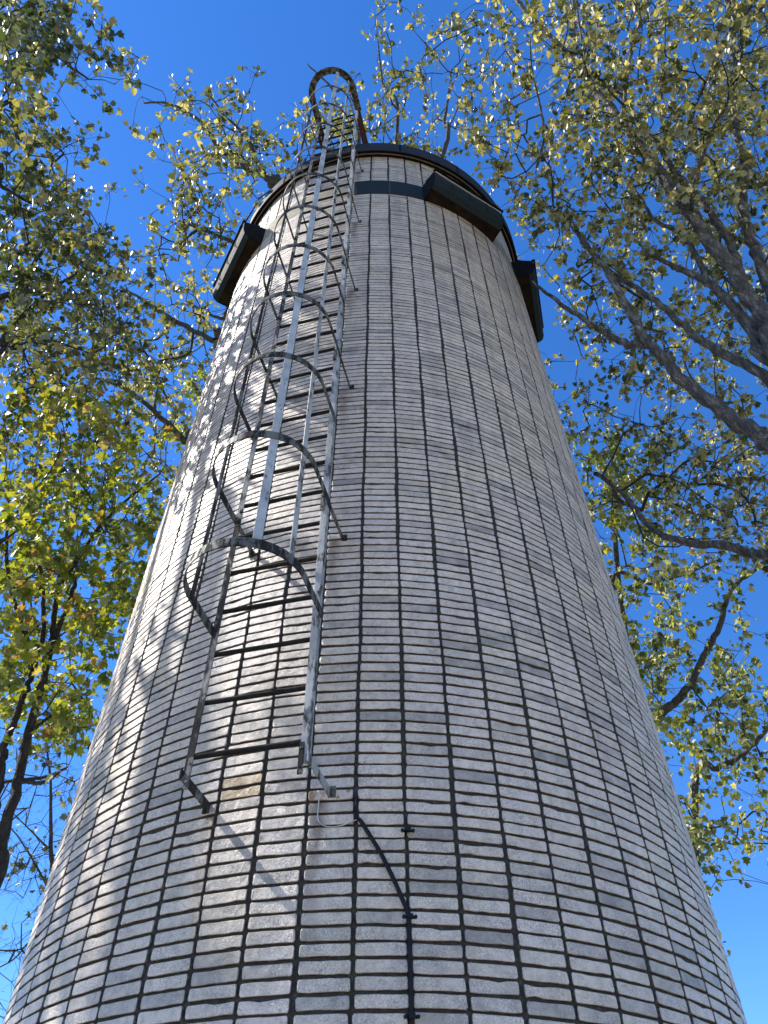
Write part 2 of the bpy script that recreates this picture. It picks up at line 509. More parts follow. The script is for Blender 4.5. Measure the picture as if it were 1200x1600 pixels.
bulkV, bulkF, bT, bS, bR = [], [], [], [], []; off = 0
for q, (size, k, i, az) in enumerate(cells):
    vi = int(rng.integers(NV)); st = stains.get((i % 58, k), 0.0)
    jz, jx, jd = rng.normal(0, 0.0008), rng.normal(0, 0.0012), rng.normal(0, 0.0010)
    tilt = rng.normal(0, 0.004)
    jz += 0.0022 * math.sin(az * 5 + k * 0.21) + 0.0015 * math.sin(az * 13 + k * 0.9)
    jx += 0.0032 * math.sin(k * 0.23 + i * 2.1) + 0.002 * math.sin(k * 0.71 + i)
    zc = zk(k) + CH / 2 + jz
    rad = R + jd
    a = az + jx / R
    if q in single:
        o = bpy.data.objects.new('brick', variant_mesh(vi, st))
        o.parent = TW
        o.location = (math.sin(a) * rad, -math.cos(a) * rad, zc)
        o.rotation_euler = (0, tilt, a)
        sc.collection.objects.link(o)
    else:
        V, F, rim = variants[vi]
        ct, st_ = math.cos(tilt), math.sin(tilt)
        x = V[:, 0] * ct + V[:, 2] * st_; z = -V[:, 0] * st_ + V[:, 2] * ct; y = V[:, 1]
        ca, sa = math.cos(a), math.sin(a)
        bulkV.append(np.stack([x * ca - y * sa + sa * rad, x * sa + y * ca - ca * rad, z + zc], 1))
        bulkF.append(F + off); off += len(V)
        bT.append(np.full(len(V), 0.7 if st else (tone_draw(rng)))); bS.append(np.full(len(V), st)); bR.append(rim)
o = tobj('bricks', mesh_np('bricks', np.concatenate(bulkV), np.concatenate(bulkF), BRICK, False,
    {'tone': ('POINT', np.concatenate(bT)), 'stain': ('POINT', np.concatenate(bS)), 'rim': ('POINT', np.concatenate(bR))}))
o['kind'] = 'stuff'; o['label'] = 'the many smaller bricks higher up and round the back'

# band, its dark coated panels, rim and roof
zb0, zb1 = zk(K_BAND0) + 0.008, zk(K_BAND1) - 0.008
ring_surface('concrete_band', [(R - 0.05, zb0), (R - 0.001, zb0), (R - 0.001, zb1), (R - 0.05, zb1)], M_BAND, 174)
for a0, a1 in ((-8.2, 3.9), (4.05, 16.5)):
    p = ring_surface('band_panel', [(R + 0.001, zb0 + .002), (R + 0.006, zb0 + .002), (R + 0.006, zb1 - .002), (R + 0.001, zb1 - .002)], M_TEAL, 12, a0=math.radians(a0), a1=math.radians(a1))
    p['label'] = 'dark blue-green coated stretch of the concrete band'
zs = 12.15 + EYE; zt = 12.48 + EYE
ring_surface('soffit', [(R - 0.06, zs + 0.02), (R + 0.098, zs + 0.02)], M_HOOD, 116)
ring_surface('drip_trim', [(R + 0.045, zs + 0.018), (R + 0.045, zs + 0.002), (R + 0.060, zs + 0.002), (R + 0.060, zs + 0.018)], M_DRIP, 116)
ring_surface('roof_rim', [(R + 0.098, zs - 0.01), (R + 0.11, zs - 0.01), (R + 0.114, zs + 0.10), (R + 0.106, zs + 0.12), (R + 0.112, zt - 0.03), (R + 0.118, zt - 0.02), (R + 0.112, zt), (R + 0.02, zt), (R + 0.02, zt - 0.06)], M_RIM, 116)
ring_surface('roof', [(R + 0.02, zt - 0.05), (1.2, zt + 0.05), (0.02, zt + 0.09)], M_ROOF, 58)

for q in range(16):
    a = 2 * math.pi * (q + 0.35) / 16; n_ = np.array([math.sin(a), -math.cos(a), 0]); t_ = np.array([math.cos(a), math.sin(a), 0])
    s_ = MB(); s_.box(n_ * (R + 0.115) + np.array([0, 0, (zs + zt) / 2]), t_ * 0.012, n_ * 0.004, np.array([0, 0, (zt - zs) / 2 - 0.02]))
    s_.build('rim_seam', M_HOOD, TW)
def vent_hood(a_deg):
    """sheet hood over an opening of the band; tower-local"""
    a = math.radians(a_deg); n_ = np.array([math.sin(a), -math.cos(a), 0]); t_ = np.array([math.cos(a), math.sin(a), 0]); u = np.array([0, 0, 1.0])
    hw, dp, th = 0.575, 2.54, 0.008
    z0, z1, z2 = 10.58 + EYE, 10.98 + EYE, 11.13 + EYE
    def P(t, d, z): return t * t_ + d * n_ + z * u
    wr = lambda t: math.sqrt(max((R - 0.004) ** 2 - t * t, 0))
    body = MB()
    seg = np.linspace(-hw, hw, 7)
    # curved front sheet (bulges at the top), built as thick strips
    prof = [(dp - 0.10, z0), (dp - 0.035, z0 + 0.05), (dp, z0 + 0.16), (dp + 0.004, z0 + 0.30), (dp - 0.01, z1), (dp - 0.10, z1 + 0.06), (2.33, z2)]
    V, F = [], []
    for s_ in (0, 1):
        for t in (-hw, hw):
            for d, z in prof:
                V.append(P(t, d - s_ * th, z - s_ * 0.004))
    p = len(prof)
    for j in range(p - 1):
        F.append((j, p + j, p + j + 1, j + 1)); F.append((2 * p + j, 2 * p + j + 1, 3 * p + j + 1, 3 * p + j))
        F.append((j, j + 1, 2 * p + j + 1, 2 * p + j)); F.append((p + j, 3 * p + j, 3 * p + j + 1, p + j + 1))
    F.append((0, 2 * p, 3 * p, p)); F.append((p - 1, 2 * p - 1, 4 * p - 1, 3 * p - 1))
    h = obj('vent_hood', mesh_np('vent_hood', V, F, M_TEAL), TW)
    # end cheeks
    for sgn in (-1, 1):
        t = sgn * (hw - 0.004); w0 = wr(hw)
        pts = [(w0, z0 + 0.0)] + [(d, z - .002) for d, z in prof[:-1]] + [(w0, z2 - .02)]
        q = len(pts); V = []
        for dt in (0, sgn * 0.006):
            for d, z in pts: V.append(P(t + dt, d, z))
        F = [tuple(range(q))[::-1 * sgn], tuple(range(q, 2 * q))[::sgn]] + [(k, (k + 1) % q, q + (k + 1) % q, q + k) for k in range(q)]
        obj('cheek', mesh_np('cheek', V, F, M_HOOD), h)
    # underside board following the wall's curve
    V, F = [], []
    ts = np.linspace(-hw + .01, hw - .01, 9)
    for t in ts:
        for z in (z0 + 0.012, z0 + 0.03):
            V.append(P(t, wr(t) + 0.002, z)); V.append(P(t, dp - 0.108, z))
    for k in range(8):
        b = k * 4
        F += [(b, b + 1, b + 5, b + 4), (b + 2, b + 6, b + 7, b + 3), (b, b + 4, b + 6, b + 2), (b + 1, b + 3, b + 7, b + 5)]
    F += [(0, 2, 3, 1), (32, 33, 35, 34)]
    obj('underside', mesh_np('underside', V, F, M_HOODBROWN), h)
    s = MB(); s.box(P(0, dp + 0.016, z1 + .012), t_ * (hw + .01), n_ * 0.024, u * 0.007)
    s.build('lid_flange', M_HOOD, h)
    s = MB(); s.box(P(0, dp + 0.006, z1 - .004), t_ * (hw - .02), n_ * 0.005, u * 0.008)
    s.box(P(hw - .03, dp + 0.008, z1 - .035), t_ * .006, n_ * 0.005, u * 0.03)
    s.build('drip_strip', M_STRIP, h)
    s = MB()
    for tq in (-.29, 0, .29): s.box(P(tq, dp + 0.003, z0 + .22), t_ * .004, n_ * 0.004, u * 0.11)
    s.build('seam', M_HOOD, h)
    return h
for q in range(8):
    if q == 7: continue                 # the ladder runs up where the eighth would hang
    vent_hood(30 + 45 * q)

# ------------------------------------------------------------------ ladder
LA = math.radians(-14.3)
Ln = np.array([math.sin(LA), -math.cos(LA), 0]); Lt = np.array([math.cos(LA), math.sin(LA), 0]); Lu = np.array([0, 0, 1.0])
DP = 2.63; HS = 0.305
ladder = thing('caged_ladder', 'long weathered steel ladder with a hooped safety cage bolted up the tower', 'ladder', tuple(np.array([0, D, 0]) + Ln * DP))
LO = np.array(Ln * DP)
def LP(t, d, z): return t * Lt + (d - DP) * Ln + (z + EYE) * Lu          # ladder-local
Z_BOT, Z_TOP = 1.93, 13.62
def angle_bar(mb, t, d, z0, z1, s, w=0.042, th=0.006):
    mb.box(LP(t, d, (z0 + z1) / 2), Lt * w / 2, Ln * th / 2, Lu * (z1 - z0) / 2)
    mb.box(LP(t + s * (w / 2 - th / 2), d - w / 2 - th / 2 , (z0 + z1) / 2), Lt * th / 2, Ln * w / 2, Lu * (z1 - z0) / 2)
hz = [2.885 + 0.9635 * k for k in range(12)]
bz = [1.96] + [hz[k] for k in (1, 3, 5, 7, 9)]
for s, mt in ((-1, M_RAIL), (1, M_RAILW)):
    mb = MB(); angle_bar(mb, s * HS, DP, Z_BOT, Z_TOP, s)
    mb.build('stile', mt, ladder, bevel=0.002)
    for z in bz:
        tt = s * (HS + 0.026)
        w = math.sqrt(R * R - tt * tt)
        b = MB()
        b.box(LP(tt, (DP + 0.02 + w) / 2, z), Lt * 0.004, Ln * (DP + 0.02 - w) / 2, Lu * 0.026)
        ob = b.build('wall_bracket', M_HOOP if z > 2 else mt, ladder, bevel=0.0015)
        f = MB(); f.box(LP(tt + s * 0.014, w + 0.001, z), Lt * 0.02, Ln * 0.004, Lu * 0.03)
        for dz in (-.015, .015): f.tube([LP(tt + s * .02, w, z + dz), LP(tt + s * .02, w + .016, z + dz)], .006, 6)
        f.build('foot_plate', M_HOOP, ob)
        p = MB(); p.box(LP(s * (HS - 0.012), DP + 0.009, z + 0.0), Lt * 0.013, Ln * 0.004, Lu * 0.085)
        for dz in (-.05, .05): p.tube([LP(s * (HS - .012), DP + .01, z + dz), LP(s * (HS - .012), DP + .022, z + dz)], .007, 6)
        p.build('splice_plate', M_HOOP, ladder)
z = 2.06
while z < Z_TOP - 0.1:
    if not (12.2 < z < 12.4 and False):
        mb = MB(); mb.tube([LP(-HS + .004, DP - .012, z), LP(HS - .004, DP - .012, z)], 0.0145, 8)
        mb.build('rung', M_RUNG, ladder, smooth=False)
    z += 0.3212
# cage
HC, HR = 2.945, 0.335
def hoop_path(dend):
    pts, sides = [], []
    t = -HR
    for d in np.linspace(dend, HC, 5)[:-1]:
        pts.append((-HR, d)); sides.append((-1, 0))
    for k in range(33):
        a = math.pi * k / 32
        pts.append((-HR * math.cos(a), HC + HR * math.sin(a))); sides.append((-math.cos(a), math.sin(a)))
    for d in np.linspace(HC, dend, 5)[1:]:
        pts.append((HR, d)); sides.append((1, 0))
    return pts, sides
for k, z in enumerate(hz):
    last = k == len(hz) - 1
    pts, sides = hoop_path(DP - 0.02)
    P3 = [LP(t, d, z) for t, d in pts]; S3 = [st_[0] * Lt + st_[1] * Ln for st_ in sides]
    mb = MB(); mb.sweep(P3, S3, [Lu] * len(P3), 0.10 if last else 0.008, 0.012 if last else 0.066)
    ob = mb.build('hoop', M_HOOP, ladder, bevel=0.0015)
    if last: ob['label'] = 'wide flat topmost hoop'
for ang, mt in ((-92, M_RAIL), (30, M_STRAP), (68, M_RAILW)):
    a = math.radians(ang); t, d = math.sin(a) * (HR - 0.009), HC + math.cos(a) * (HR - 0.009)
    if ang < -90: d = HC - 0.01
    side = math.cos(a) * Lt - math.sin(a) * Ln; nn = math.sin(a) * Lt + math.cos(a) * Ln
    z0, z1 = hz[0] - 0.02, hz[-1] + 0.0
    mb = MB(); mb.box(LP(t, d, (z0 + z1) / 2), side * (0.026 if ang == 30 else 0.019), nn * 0.0035, Lu * (z1 - z0) / 2)
    mb.build('cage_strap', mt, ladder, bevel=0.001)
# handrails over the roof, dark red
for s in (-1, 1):
    for zz, w in ((hz[-1] + 0.01, 0.028), (hz[-1] - 0.47, 0.024)):
        mb = MB()
        mb.box(LP(s * HR, (DP - 0.02 + 1.75) / 2, zz), Lt * w, Ln * (DP - 0.02 - 1.75) / 2, Lu * 0.012)
        mb.build('handrail', M_RED, ladder, bevel=0.002)
    mb = MB(); mb.tube([LP(s * HR, 1.76, hz[-1] + .01), LP(s * HR, 1.76, 12.44)], 0.022, 10)
    mb.build('rail_post', M_RED, ladder)

# ------------------------------------------------------------------ cable and earth wire
def wall_pt(x, y, lift):
    d = ray(x, y); Rw = R + lift; a = d[0] ** 2 + d[1] ** 2; b = -2 * D * d[1]; c = D * D - Rw * Rw
    t = (-b - math.sqrt(b * b - 4 * a * c)) / (2 * a); p = t * d; p = p + np.array([0, 0, EYE])
    return p
def smooth_path(pts, n=8):
    pts = [np.asarray(p, float) for p in pts]; P = [pts[0]] + pts + [pts[-1]]; out = []
    for i in range(1, len(P) - 2):
        for k in range(n):
            t = k / n; p0, p1, p2, p3 = P[i - 1:i + 3]
            out.append(0.5 * ((2 * p1) + (-p0 + p2) * t + (2 * p0 - 5 * p1 + 4 * p2 - p3) * t * t + (-p0 + 3 * p1 - 3 * p2 + p3) * t ** 3))
    out.append(pts[-1]); return out
cab = thing('black_cable', 'thick black cable slanting from the joint below the ladder and running down the bricks', 'cable', tuple(wall_pt(643, 1590, 0.0)))
base = np.array(cab.location)
azc = math.atan2(base[0], D - base[1])
pts = [wall_pt(561, 1280, 0.006), wall_pt(566, 1286, 0.012), wall_pt(579, 1307, 0.014), wall_pt(593.8, 1331, 0.014), wall_pt(607, 1357, 0.014), wall_pt(618, 1380, 0.013), wall_pt(627.5, 1402, 0.012), wall_pt(634.5, 1418, 0.011), wall_pt(638.2, 1432, 0.010), wall_pt(639.5, 1452, 0.009), wall_pt(641.5, 1520, 0.008), wall_pt(643.5, 1590, 0.008)]
pend = pts[-1]
pts += [pend + np.array([0.0, 0, -q]) for q in (0.5, 1.2, 2.0, pend[2] - 0.03)]
mb = MB(); mb.tube([p - base for p in smooth_path(pts)], 0.0105, 10); mb.build('sheath', M_CABLE, cab, smooth=True)
for x, y in ((637, 1298), (640, 1433), (643.5, 1589)):
    p = wall_pt(x, y, 0.004); a = math.atan2(p[0], D - p[1])
    n_ = np.array([math.sin(a), -math.cos(a), 0]); t_ = np.array([math.cos(a), math.sin(a), 0])
    mb = MB(); mb.box(p - base, t_ * 0.032, n_ * 0.004, Lu * 0.006); mb.box(p - base + n_ * 0.012, t_ * 0.014, n_ * 0.010, Lu * 0.009)
    for s in (-1, 1): mb.tube([p - base + t_ * s * .027, p - base + t_ * s * .027 + n_ * .012], .008, 6)
    mb.build('clip', M_CABLE, cab)
mb = MB(); mb.tube([p - base for p in smooth_path([wall_pt(557.5, 1243, 0.0), wall_pt(557, 1262, 0.002), wall_pt(558.5, 1281, 0.006)])], 0.010, 8)
mb.build('joint_sleeve', M_CABLE, cab, smooth=True)
wire = thing('earth_wire', 'thin pale wire looping from the ladder foot to the black cable', 'wire', tuple(wall_pt(498, 1240, 0)))
b2 = np.array(wire.location)
pts = [wall_pt(498, 1236, 0.03), wall_pt(498, 1255, 0.012), wall_pt(496.5, 1275, 0.010), wall_pt(501, 1287, 0.010), wall_pt(515, 1292, 0.009), wall_pt(533, 1290, 0.009), wall_pt(546, 1285, 0.009), wall_pt(557, 1281, 0.010)]
mb = MB(); mb.tube([p - b2 for p in smooth_path(pts)], 0.0030, 6); mb.build('conductor', M_WIRE, wire, smooth=True)

# ------------------------------------------------------------------ trees
# how full of leaves each 40 px cell of the view is (0 = open sky, 9 = dense); rows top to bottom
DENS = [
"888300000000012332666677767788",
"888510000000013234564678663688",
"765353000001122433345377886589",
"632412133900034654545546778999",
"653103445313677653565788899988",
"763201268854555532677678888876",
"776210276655555555378557888776",
"777411364435555555168647888877",
"787611587355555555158767778875",
"888862586555555555558766778774",
"888885465355555555558866777675",
"888985466055555555557776666676",
"888985574555555555555666466666",
"888887665555555555555346666554",
"898998776555555555555564565422",
"888888885555555555555574356666",
"788888875555555555555564266564",
"788888765555555555555577677775",
"568887655555555555555567877777",
"678888775555555555555557877788",
"787788755555555555555556767877",
"867678555555555555555555566666",
"878677555555555555555556566553",
"876785555555555555555555444433",
"767764555555555555555555765343",
"776635555555555555555555586344",
"876615555555555555555555565355",
"667615555555555555555555536665",
"566555555555555555555555555765",
"355255555555555555555555553565",
"222155555555555555555555551544",
"111155555555555555555555555333",
"110555555555555555555555553754",
"221555555555555555555555550443",
"210555555555555555555555555300",
"110555555555555555555555555000",
"100555555555555555555555555500",
"200555555555555555555555555500",
"100555555555555555555555555500",
"200555555555555555555555555500",
]
DENS[3] = "632412133300034654545546778999".replace('9', '9')
GRID = np.array([[int(c) for c in row] for row in DENS])

def behind_tower(x, y):
    """roughly the tower's outline in the view"""
    if y < 250: return False
    if y < 530:
        l = 590 - 195 * math.sqrt(max(0, 1 - ((430 - y) / 200) ** 2)) if y < 430 else 590 - (195 + (y - 430) * 0.55)
        return l + 25 < x < 1180 - l + 0
    return 340 - (y - 530) * 0.302 + 12 < x < 842 + (y - 530) * 0.292 - 12

def clear_of_tower(P):
    return not (math.hypot(P[0], P[1] - D) < R + 0.75 and P[2] < 14.2)

def leaf_template(kind):
    """folded leaf in the XY plane, length 1 along Y; returns V (n,3), tris"""
    if kind == 0:      # heart / poplar shape
        half = [(0.0, 0.0), (0.26, 0.04), (0.42, 0.28), (0.34, 0.60), (0.12, 0.86), (0.0, 1.0)]
    elif kind == 1:    # three lobes
        half = [(0.0, 0.0), (0.18, 0.02), (0.50, 0.20), (0.30, 0.42), (0.40, 0.66), (0.14, 0.70), (0.0, 1.0)]
    else:              # maple: five lobes
        half = [(0.0, 0.0), (0.30, -0.04), (0.24, 0.18), (0.58, 0.30), (0.30, 0.44), (0.42, 0.74), (0.15, 0.66), (0.0, 1.0)]
    n = len(half); V = []; F = []
    mid = [(0, y * 1.0) for _, y in half]
    V.append((0, 0, 0)); V.append((0, 0.5, -0.03)); V.append((0, 1.0, -0.10))
    idx = {}
    for s in (1, -1):
        ids = []
        for x, y in half[1:-1]:
            ids.append(len(V)); V.append((s * x, y, 0.32 * abs(x) - 0.12 * y * y))
        chain = [0] + ids + [2]
        for a, b in zip(chain[:-1], chain[1:]):
            F.append((1, b, a) if s > 0 else (1, a, b))
    return np.array(V, float), np.array(F)
TEMPL = [leaf_template(k) for k in range(3)]

def rand_rot(n, rg, droop):
    """rotation matrices whose leaf axis (Y) mostly hangs down when droop is high"""
    y = rg.normal(0, 1, (n, 3)); y[:, 2] -= droop
    y /= np.linalg.norm(y, axis=1)[:, None]
    z = rg.normal(0, 1, (n, 3)); z[:, 2] += 0.5
    z -= y * (y * z).sum(1)[:, None]; z /= np.linalg.norm(z, axis=1)[:, None]
    x = np.cross(y, z)
    return np.stack([x, y, z], 2)

def make_tree(name, label, base, limbs, clusters, bark, leafmat, leafkinds, leaf_len, per, trunk_r, seed, sx=0.14, droop=1.1, twig_r=0.0035, singles=0, bare=None):
    rg = np.random.default_rng(seed)
    root = thing(name, label, 'tree', tuple(base)); B = np.array(base, float)
    pts, par, rad, fixed = [], [], [], []
    for li, (kind, poly, r_a, r_b) in enumerate(limbs):
        poly = [np.asarray(p, float) for p in poly]
        sm = smooth_path(poly, 6)
        # small wobble so that limbs are not spline-smooth
        for q in range(1, len(sm) - 1): sm[q] = sm[q] + rg.normal(0, 0.13 if kind == 'trunk' else 0.22, 3) * (r_a * (1 - q / len(sm)) + r_b * q / len(sm))
        n = len(sm); rr = [r_a + (r_b - r_a) * q / (n - 1) for q in range(n)]
        rr2 = [r * (1 + rg.normal(0, 0.02)) for r in rr]
        mb = MB(); mb.tube([p - B for p in sm], rr2, 12 if r_a > 0.06 else 8)
        mb.build(kind, bark, root, smooth=True)
        b0 = len(pts)
        for q in range(n):
            pts.append(sm[q]); par.append(-1); rad.append(rr[q]); fixed.append(True)
    clusters = np.array(clusters)
    # join each spray to the nearest wood so far, nearest first
    L = np.array(pts)
    d0 = np.array([np.min(((L - c) ** 2).sum(1)) for c in clusters])
    order = np.argsort(d0)
    cap = len(pts) + len(clusters) * 8 + 10
    A = np.zeros((cap, 3), np.float32); cost = np.zeros(cap, np.float32); pr = np.full(cap, -1, int)
    n0 = n = len(pts); A[:n] = L
    tips = []
    for ci in order:
        c = clusters[ci].astype(np.float32)
        dd = np.sqrt(((A[:n] - c) ** 2).sum(1)) + 0.22 * cost[:n]
        j = int(np.argmin(dd)); a = A[j].copy(); v = c - a; ln = float(np.linalg.norm(v))
        k = max(1, min(7, int(math.ceil(ln / 0.32))))
        bend = rg.normal(0, 1, 3) * 0.10 * ln; bend[2] += 0.06 * ln
        prev = j
        for q in range(1, k + 1):
            t = q / k
            p = a + v * t + bend * math.sin(math.pi * t) * 0.9 + (rg.normal(0, 0.02, 3) if q < k else 0)
            A[n] = p; pr[n] = prev; cost[n] = cost[prev] + ln / k; prev = n; n += 1
        tips.append((prev, ci))
    base_n = n; tipinfo = []
    for tnode, ci in tips:
        is_bare = bare is not None and bare[ci]
        k = 3 if is_bare else int(rg.integers(3, 6))
        c = A[tnode].copy(); back = A[pr[tnode]] - c; back = back / (np.linalg.norm(back) + 1e-6)
        ends = []
        for q in range(k):
            v = rg.normal(0, sx, 3) - back * sx * 0.7
            if q > 1: st_ = c + back * rg.uniform(0, 0.25)
            else: st_ = c
            m1 = st_ + v * 0.5 + rg.normal(0, 0.012, 3)
            if n + 3 >= cap: 
                A = np.concatenate([A, np.zeros((cap, 3), np.float32)]); pr = np.concatenate([pr, np.full(cap, -1, int)]); cap *= 2
            A[n] = m1; pr[n] = tnode; A[n + 1] = st_ + v + np.array([0, 0, -0.012]); pr[n + 1] = n
            ends.append(A[n + 1].copy()); n += 2
        tipinfo.append((ends, ci))
    cnt = np.zeros(n)
    for tnode, _ in tips: cnt[tnode] += 1
    for q in range(base_n - 1, n0 - 1, -1): cnt[pr[q]] += cnt[q]
    cnt[base_n:n] = 0.18
    radn = twig_r * np.maximum(cnt, 0.18) ** 0.42
    ks = 4
    e = np.arange(n0, n); a = A[pr[e]].astype(float); b = A[e].astype(float)
    ra = np.where(pr[e] < n0, radn[e] * 1.15, radn[np.maximum(pr[e], 0)]); ra = np.minimum(ra, radn[e] * 1.6); rb = radn[e]
    t = b - a; t /= (np.linalg.norm(t, axis=1)[:, None] + 1e-9)
    ref = np.where(np.abs(t[:, 2:3]) < 0.9, np.array([[0, 0, 1.0]]), np.array([[1.0, 0, 0]]))
    u = np.cross(t, ref); u /= np.linalg.norm(u, axis=1)[:, None]; w = np.cross(t, u)
    V = np.zeros((len(e), 2, ks, 3))
    for q in range(ks):
        an = 2 * math.pi * q / ks; dirv = math.cos(an) * u + math.sin(an) * w
        V[:, 0, q] = a + dirv * ra[:, None]; V[:, 1, q] = b + dirv * rb[:, None]
    F = []
    idx = np.arange(len(e))[:, None] * (2 * ks)
    for q in range(ks):
        q2 = (q + 1) % ks
        F.append(np.concatenate([idx + q, idx + q2, idx + ks + q2, idx + ks + q], 1))
    V = V.reshape(-1, 3) - B; F = np.concatenate(F, 0)
    o = obj('twigs', mesh_np('twigs', V, F, BARK_DARK, True), root); o['kind'] = 'stuff'
    # extra bare twiglets and leaves on each spray
    bare = bare if bare is not None else np.zeros(len(clusters), bool)
    LPn, LS = [], []
    for ends, ci in tipinfo:
        if bare[ci]:
            if rg.random() > 0.10: continue
            m_ = 2
        else: m_ = max(2, int(rg.poisson(per)))
        E_ = np.array(ends, float)[rg.integers(0, len(ends), m_)]
        LPn.append(E_ + rg.normal(0, leaf_len * 0.38, (m_, 3)) + np.array([0, 0, -0.012]))
    if not LPn: return root
    pos = np.concatenate(LPn); nl = len(pos)
    scl = leaf_len * rg.uniform(0.45, 1.3, nl)
    Rm = rand_rot(nl, rg, droop)
    tone = np.clip(rg.normal(0.5, 0.26, nl) + 0.22 * np.sin(pos[:, 0] * 2.1 + pos[:, 2] * 1.3) * np.cos(pos[:, 1] * 1.7), 0, 1)
    kinds = rg.choice(leafkinds, nl)
    # the leaves that show largest are objects of their own
    own = np.zeros(nl, bool)
    if singles:
        rel = pos - np.array([0, 0, EYE]); uu = rel @ CAM_R; vv = rel @ CAM_U; ww = rel @ fw0
        px = 600 + F_PX * uu / ww; py = 800 - F_PX * vv / ww
        app = np.where((ww > 0) & (px > 5) & (px < 1195) & (py > 5) & (py < 1595), scl / np.linalg.norm(rel, axis=1), 0) * F_PX
        ordl = np.argsort(-app)[:singles]; own[ordl[app[ordl] > 10]] = True
        lm = {}
        for q in np.nonzero(own)[0]:
            key = (int(kinds[q]), int(min(5, tone[q] * 6)))
            if key not in lm:
                T, Ft = TEMPL[key[0]]
                lm[key] = mesh_np('leaf', T, Ft, leafmat, False, {'tone': ('POINT', np.full(len(T), (key[1] + .5) / 6))})
            o = bpy.data.objects.new('leaf', lm[key]); o.parent = root
            M4 = Matrix.Identity(4)
            for i in range(3):
                for j in range(3): M4[i][j] = Rm[q][i][j] * scl[q]
                M4[i][3] = pos[q][i] - B[i]
            o.matrix_local = M4
            sc.collection.objects.link(o)
    Vs, Fs, Ts = [], [], []; off = 0
    for kd in set(leafkinds):
        sel = (kinds == kd) & ~own
        T, Ft = TEMPL[kd]; ns = int(sel.sum())
        if not ns: continue
        curl = rg.uniform(0.4, 2.2, ns)
        Tb = np.repeat(T[None], ns, 0).copy(); Tb[:, :, 2] *= curl[:, None]
        W = np.einsum('nij,nvj->nvi', Rm[sel], Tb) * scl[sel][:, None, None] + (pos[sel] - B)[:, None, :]
        Vs.append(W.reshape(-1, 3)); Fs.append((Ft[None] + (np.arange(ns) * len(T))[:, None, None]).reshape(-1, 3) + off)
        Ts.append(np.repeat(tone[sel], len(T))); off += ns * len(T)
    o = obj('foliage', mesh_np('foliage', np.concatenate(Vs), np.concatenate(Fs), leafmat, False, {'tone': ('POINT', np.concatenate(Ts))}), root)
    o['kind'] = 'stuff'
    return root

def px(x, y, r):
    return ray(x, y) * r + np.array([0, 0, EYE])

# sprays inside the view, shared out between the trees by where they stand
CL = {k: [] for k in 'ABCDEF'}
BARE = []
rg = np.random.default_rng(3)
RANGE = {'A': (10, 15.5), 'B': (12, 17), 'C': (15.5, 20.5), 'D': (10.5, 15.5), 'E': (9.5, 14.5), 'F': (11.5, 15)}
PER_CELL = {'A': 1.08, 'B': 1.5, 'C': 1.38, 'D': 1.0, 'E': 1.0, 'F': 3.0}
def owner(c, r_):
    if c >= 18:
        if r_ <= 16: return 'C' if (c < 19 and r_ < 5) else 'A'
        if r_ <= 21: return 'A' if (c >= 26 or rg.random() < 0.3) else 'B'
        return 'B'
    if c <= 8:
        if r_ >= 29: return 'F'
        if r_ >= 19: return 'E'
        if r_ >= 15: return rg.choice(['D', 'E']) if c <= 4 else rg.choice(['C', 'E', 'C'])
        if c <= 4: return 'D'
        return 'C' if (c > 5 or r_ < 11) else rg.choice(['C', 'D'])
    return 'C'
for r_ in range(40):
    for c in range(30):
        dn = GRID[r_, c]
        if not dn: continue
        lo_n = 16
        for q in range(lo_n):
            w = owner(c, r_)
            if rg.random() > dn / 9 * (dn / 9) ** 0.9 * PER_CELL[w] * 9 / lo_n: continue
            x, y = (c + rg.uniform(-0.12, 1.12)) * 40, (r_ + rg.uniform(-0.12, 1.12)) * 40
            if behind_tower(x, y):
                if rg.random() < 0.93: continue
            lo, hi = RANGE[w]
            P = px(x, y, rg.uniform(lo, hi))
            if P[2] < 1.2 or not clear_of_tower(P): continue
            CL[w].append(P)
for q in range(150):                                    # bare twigs of the sapling
    x, y = rg.uniform(0, 130), rg.uniform(1190, 1600)
    P = px(x - (y - 1190) * 0.10, y, rg.uniform(11.5, 14)); CL['F'].append(P); BARE.append(len(CL['F']) - 1)
def outside(w, cen, rad, n, low):
    """the rest of the crown, where the view does not reach"""
    cen, rad = np.array(cen), np.array(rad); got = 0
    while got < n:
        u = rg.normal(0, 1, 3); u /= np.linalg.norm(u); P = cen + u * rad * rg.uniform(0.35, 1) ** 0.6
        got += 1
        if P[2] < low or not clear_of_tower(P): continue
        x, y, ww = project(P)
        if ww > 0 and -20 < x < 1220 and -20 < y < 1620: continue
        if np.linalg.norm(P - np.array([0, 0, EYE])) < 5: continue
        CL[w].append(P)
outside('A', (7.5, 4.5, 13), (5.5, 6, 6), 1100, 6)
outside('B', (8.5, 12.5, 11), (5, 4.5, 6), 700, 4)
outside('C', (-0.5, 11, 18), (6, 5.5, 6), 500, 9)
outside('D', (-10.5, 4.8, 8.7), (5.2, 5.8, 3.1), 1700, 4.5)
outside('E', (-7.5, 10.5, 10), (4.5, 4.5, 5.5), 500, 3.5)

# a gap in the left-hand crowns lets the sun through to the foot of the ladder
sd = np.array(sun_dir)
gap = np.array([wall_pt(x, y, 0) for x, y in ((335, 1270), (370, 1300), (405, 1340), (440, 1380), (470, 1420), (380, 1250), (430, 1300), (400, 1230), (350, 1330))])
for w in 'DEC':
    keep = []
    for P in CL[w]:
        v = P - gap; t = v @ sd; d = np.linalg.norm(v - t[:, None] * sd, axis=1)
        keep.append(not ((t > 0) & (d < 0.33)).any())
    CL[w] = [P for P, k in zip(CL[w], keep) if k]

